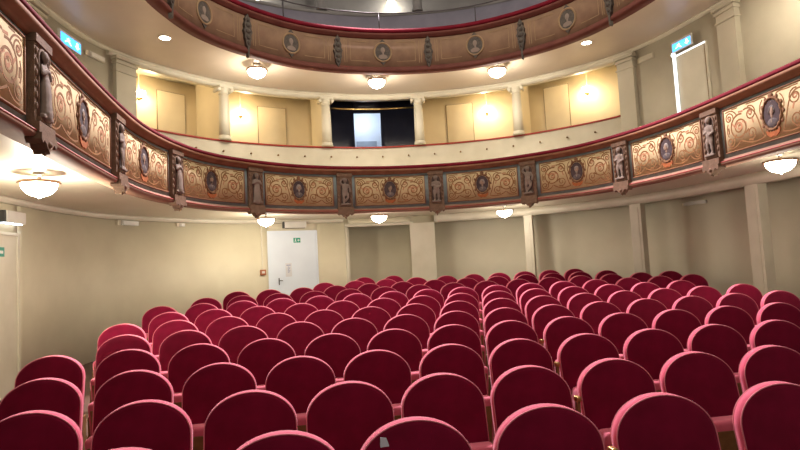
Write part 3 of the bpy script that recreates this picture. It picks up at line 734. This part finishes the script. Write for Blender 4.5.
def rounded_box(m, x0, x1, y0, y1, z0, z1, b, T=None, mi=0):
    T = T or (lambda x, y, z: (x, y, z)); rows = []
    for z, i in ((z0, b), (z0 + b * .3, b * .3), (z0 + b, 0), (z1 - b, 0), (z1 - b * .3, b * .3), (z1, b)):
        r = []
        for cx, cy, a0 in ((x1 - b, y1 - b, 0), (x0 + b, y1 - b, PI / 2), (x0 + b, y0 + b, PI), (x1 - b, y0 + b, 1.5 * PI)):
            for k in range(5):
                a = a0 + PI / 2 * k / 4; r.append(T(cx + (b - i) * cos(a), cy + (b - i) * sin(a), z))
        rows.append(r)
    m.grid(rows, mi, True, True, True)
def make_chair():
    r = empty('theatre_chair')
    b = link('backrest', backrest_mesh(), r)
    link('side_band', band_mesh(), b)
    for y in (.004, TH - .004): link('piping', piping_mesh(y), b)
    m = MB(); m.box(-.232, .232, -.082, -.056, .27, ZB + .015); bb = m.build('back_board', M['darkwood'], r)
    m = MB(); m.lathe([(.001, 0), (.016, 0), (.016, .004), (.001, .005)], lambda x, y, z: (.02 + x, -.082 - z, .432 + y * .8), 16); m.build('number_plate', M['brass'], bb)
    # folded tip-up seat: padded front edge on top, wooden underside towards the stage
    def tilt(x, y, z): return (x, y - .22 * (z - .22), z)
    m = MB(); rounded_box(m, -.225, .225, -.215, -.085, .20, .525, .028, tilt); s = m.build('seat', M['pad'], r)
    m = MB(); m.box(-.20, .20, -.227, -.212, .22, .47, 0, tilt); m.build('seat_pan', M['wood'], s)
    for sx in (-1, 1):
        m = MB(); m.box(sx * .244 - .012, sx * .244 + .012, -.16, -.03, -.02, .40); m.box(sx * .244 - .014, sx * .244 + .014, -.24, .03, -.02, .02)
        m.build('side_support', M['wood'], r)
    return r
def add_bracket(root):
    p = MB(); p.box(.252, .272, -.075, -.045, .405, .665); o = p.build('hinge_post', M['wood'], root)
    c = MB(); rounded_box(c, .246, .278, -.085, -.035, .655, .688, .008); c.build('brass_cap', M['brass'], o)
proto = make_chair()

V0, PIT, CURV = 1.4706, .8819, -.0093
ROWS = [[-2.23, -1.64, -1.105, -0.53, 0.01, 0.61],
        [-2.91, -2.38, -1.84, -1.31, -0.78, -0.25, 0.29, 0.83, 1.37],
        [-3.22, -2.67, -2.13, -1.59, -1.05, -0.5, 0.03, 0.57, 1.11, 1.65, 2.19],
        [-3.52, -2.96, -2.42, -1.88, -1.33, -0.79, -0.25, 0.29, 0.84, 1.38, 1.92, 2.46, 3.0],
        [-3.25, -2.7, -2.16, -1.61, -1.07, -0.53, 0.01, 0.55, 1.09, 1.64, 2.18, 2.72, 3.25, 3.79],
        [-3.53, -2.98, -2.43, -1.89, -1.35, -0.8, -0.26, 0.28, 0.82, 1.36, 1.91, 2.44, 2.98, 3.51, 4.05],
        [-3.25, -2.71, -2.17, -1.62, -1.08, -0.53, 0.01, 0.55, 1.09, 1.63, 2.19, 2.73, 3.27, 3.81],
        [-3.56, -3.01, -2.46, -1.91, -1.36, -0.81, -0.27, 0.27, 0.82, 1.36, 1.91, 2.45, 2.99, 3.53, 4.06, 4.6],
        [-3.11, -2.56, -2.0, -1.43, -0.85, -0.27, 0.32, 0.91, 1.49, 2.06, 2.62, 3.17, 3.73, 4.27, 4.8],
        [-2.74, -2.19, -1.62, -1.03, -0.43, 0.18, 0.78, 1.39, 1.97, 2.53, 3.06, 3.59, 4.12],
        [-1.21, -0.61, -0.0, 0.61, 1.22, 1.78, 2.31, 2.85, 3.38, 3.91],
        [-0.35, 0.27]]
ordn = ['first', 'second', 'third', 'fourth', 'fifth', 'sixth', 'seventh', 'eighth', 'ninth', 'tenth', 'eleventh', 'twelfth', 'thirteenth', 'fourteenth', 'fifteenth', 'sixteenth']
used = set(); BR = []
for ri, us in enumerate(ROWS):
    row = ri + 1
    for k, u in enumerate(us):
        src = proto
        c = src if id(src) not in used else copy_tree(src)
        used.add(id(src))
        v = V0 + row * PIT + CURV * u * u
        c.location = (u, v, fz(v)); c.rotation_euler = (0, 0, -.012 * u)
        pos = 'leftmost' if k == 0 else 'rightmost' if k == len(us) - 1 else ordn[k] + ' from left'
        rn = 'front row' if row == 1 else 'backmost row' if row == len(ROWS) else ordn[ri] + ' row from front'
        tag(c, 'round-topped red velvet theatre chair, %s in the %s' % (pos, rn), 'chair', 'red velvet theatre chairs in rows')
        if (row, k) in ((1, 3), (2, 5), (3, 6), (4, 7)): BR.append(c)
        if row == 1 and k == 2:
            m = MB(); zz = .785
            m.prism([(-.012, zz - .035), (.012, zz - .03), (.016, zz), (.006, zz + .03), (-.018, zz + .034), (-.02, zz)], -.001, .001)
            st = m.build('sticker', M['sticker'], c); st.location = (-.125, lean(-.003, zz) - .001, 0); st['label'] = 'small torn pale blue sticker'
            c['label'] = 'red velvet theatre chair with a pale sticker, third from left in front row'

for c in BR: add_bracket(c)
# ------------------------------------------------------------------ lights
def light(name, typ, loc, energy, color, **kw):
    d = bpy.data.lights.new(name, typ); d.energy = energy; d.color = color
    for k, v in kw.items(): setattr(d, k, v)
    o = bpy.data.objects.new(name, d); COL.objects.link(o); o.location = loc; return o
o = light('house_spotlight', 'SPOT', (-.2, 10.35, 8.7), 5400, (1, .86, .92), spot_size=math.radians(62), spot_blend=.2, shadow_soft_size=.18)
o.rotation_euler = (Vector((0, 4.6, .8)) - o.location).to_track_quat('-Z', 'Y').to_euler()
for L in LAMPS: light('lamp_bulb', 'POINT', (L[0], L[1], L[2] - .42), (20 if L[0] > -1 and L[0] < 4 else 40 if L[0] > -3 else 84) if L[2] < 4 else 34, (1, .90, .75), shadow_soft_size=.1)
for L in LAMPS: light('lamp_glow', 'POINT', (L[0], L[1], L[2] - .055), 9 if abs(L[0]) > 3 and L[2] < 4 else 3, (1, .90, .72), shadow_soft_size=.04)
for s in (-4.19, -2.43, 2.47, 4.36): light('sconce_bulb', 'POINT', W.P(s, 5.16, .9), 16, (1, .79, .50), shadow_soft_size=.06)
for s, z in ((.62, 8.05), (-2.07, 7.86)): light('globe_bulb', 'POINT', W.P(s, z, 1.15), 14, (1, .92, .86), shadow_soft_size=.1)
light('lobby_lamp', 'POINT', W.P(.05, 5.4, 2.0), 14, (.85, .9, 1), shadow_soft_size=.1)
o = light('stage_side_fill', 'AREA', (0, -1.5, 6.5), 90, (1, .88, .74), size=5)  # soft fill added from the dark stage side, no real fixture
o.rotation_euler = (Vector((0, 9, 3.0)) - o.location).to_track_quat('-Z', 'Y').to_euler()
light('hall_fill', 'POINT', (0, 6.0, 8.0), 480, (1, .86, .74), shadow_soft_size=.35)  # unseen fill added to brighten the balcony fronts
w = bpy.data.worlds.new('World'); SC.world = w; w.use_nodes = True
w.node_tree.nodes['Background'].inputs[0].default_value = (1, .85, .75, 1); w.node_tree.nodes['Background'].inputs[1].default_value = .10

# ------------------------------------------------------------------ camera
fpx, yaw, pitch, roll = 567.254, -.1632, .0717, -.0538
fwd = Vector((-sin(yaw) * cos(pitch), cos(yaw) * cos(pitch), sin(pitch)))
rt = Vector((cos(yaw), sin(yaw), 0)); upv = rt.cross(fwd)
r2 = rt * cos(roll) + upv * sin(roll); u2 = -rt * sin(roll) + upv * cos(roll)
cd = bpy.data.cameras.new('Camera'); cam = bpy.data.objects.new('Camera', cd); COL.objects.link(cam)
mw = Matrix((r2, u2, -fwd)).transposed().to_4x4(); mw.translation = (-1.503, 0, 1.5); cam.matrix_world = mw
cd.sensor_fit = 'HORIZONTAL'; cd.sensor_width = 36; cd.lens = fpx * 36 / 800; cd.clip_start = .02
SC.camera = cam
vs_ = SC.view_settings
vs_.view_transform = 'Standard'; vs_.look = 'None'; vs_.exposure = .34; vs_.gamma = 1; vs_.use_curve_mapping = False
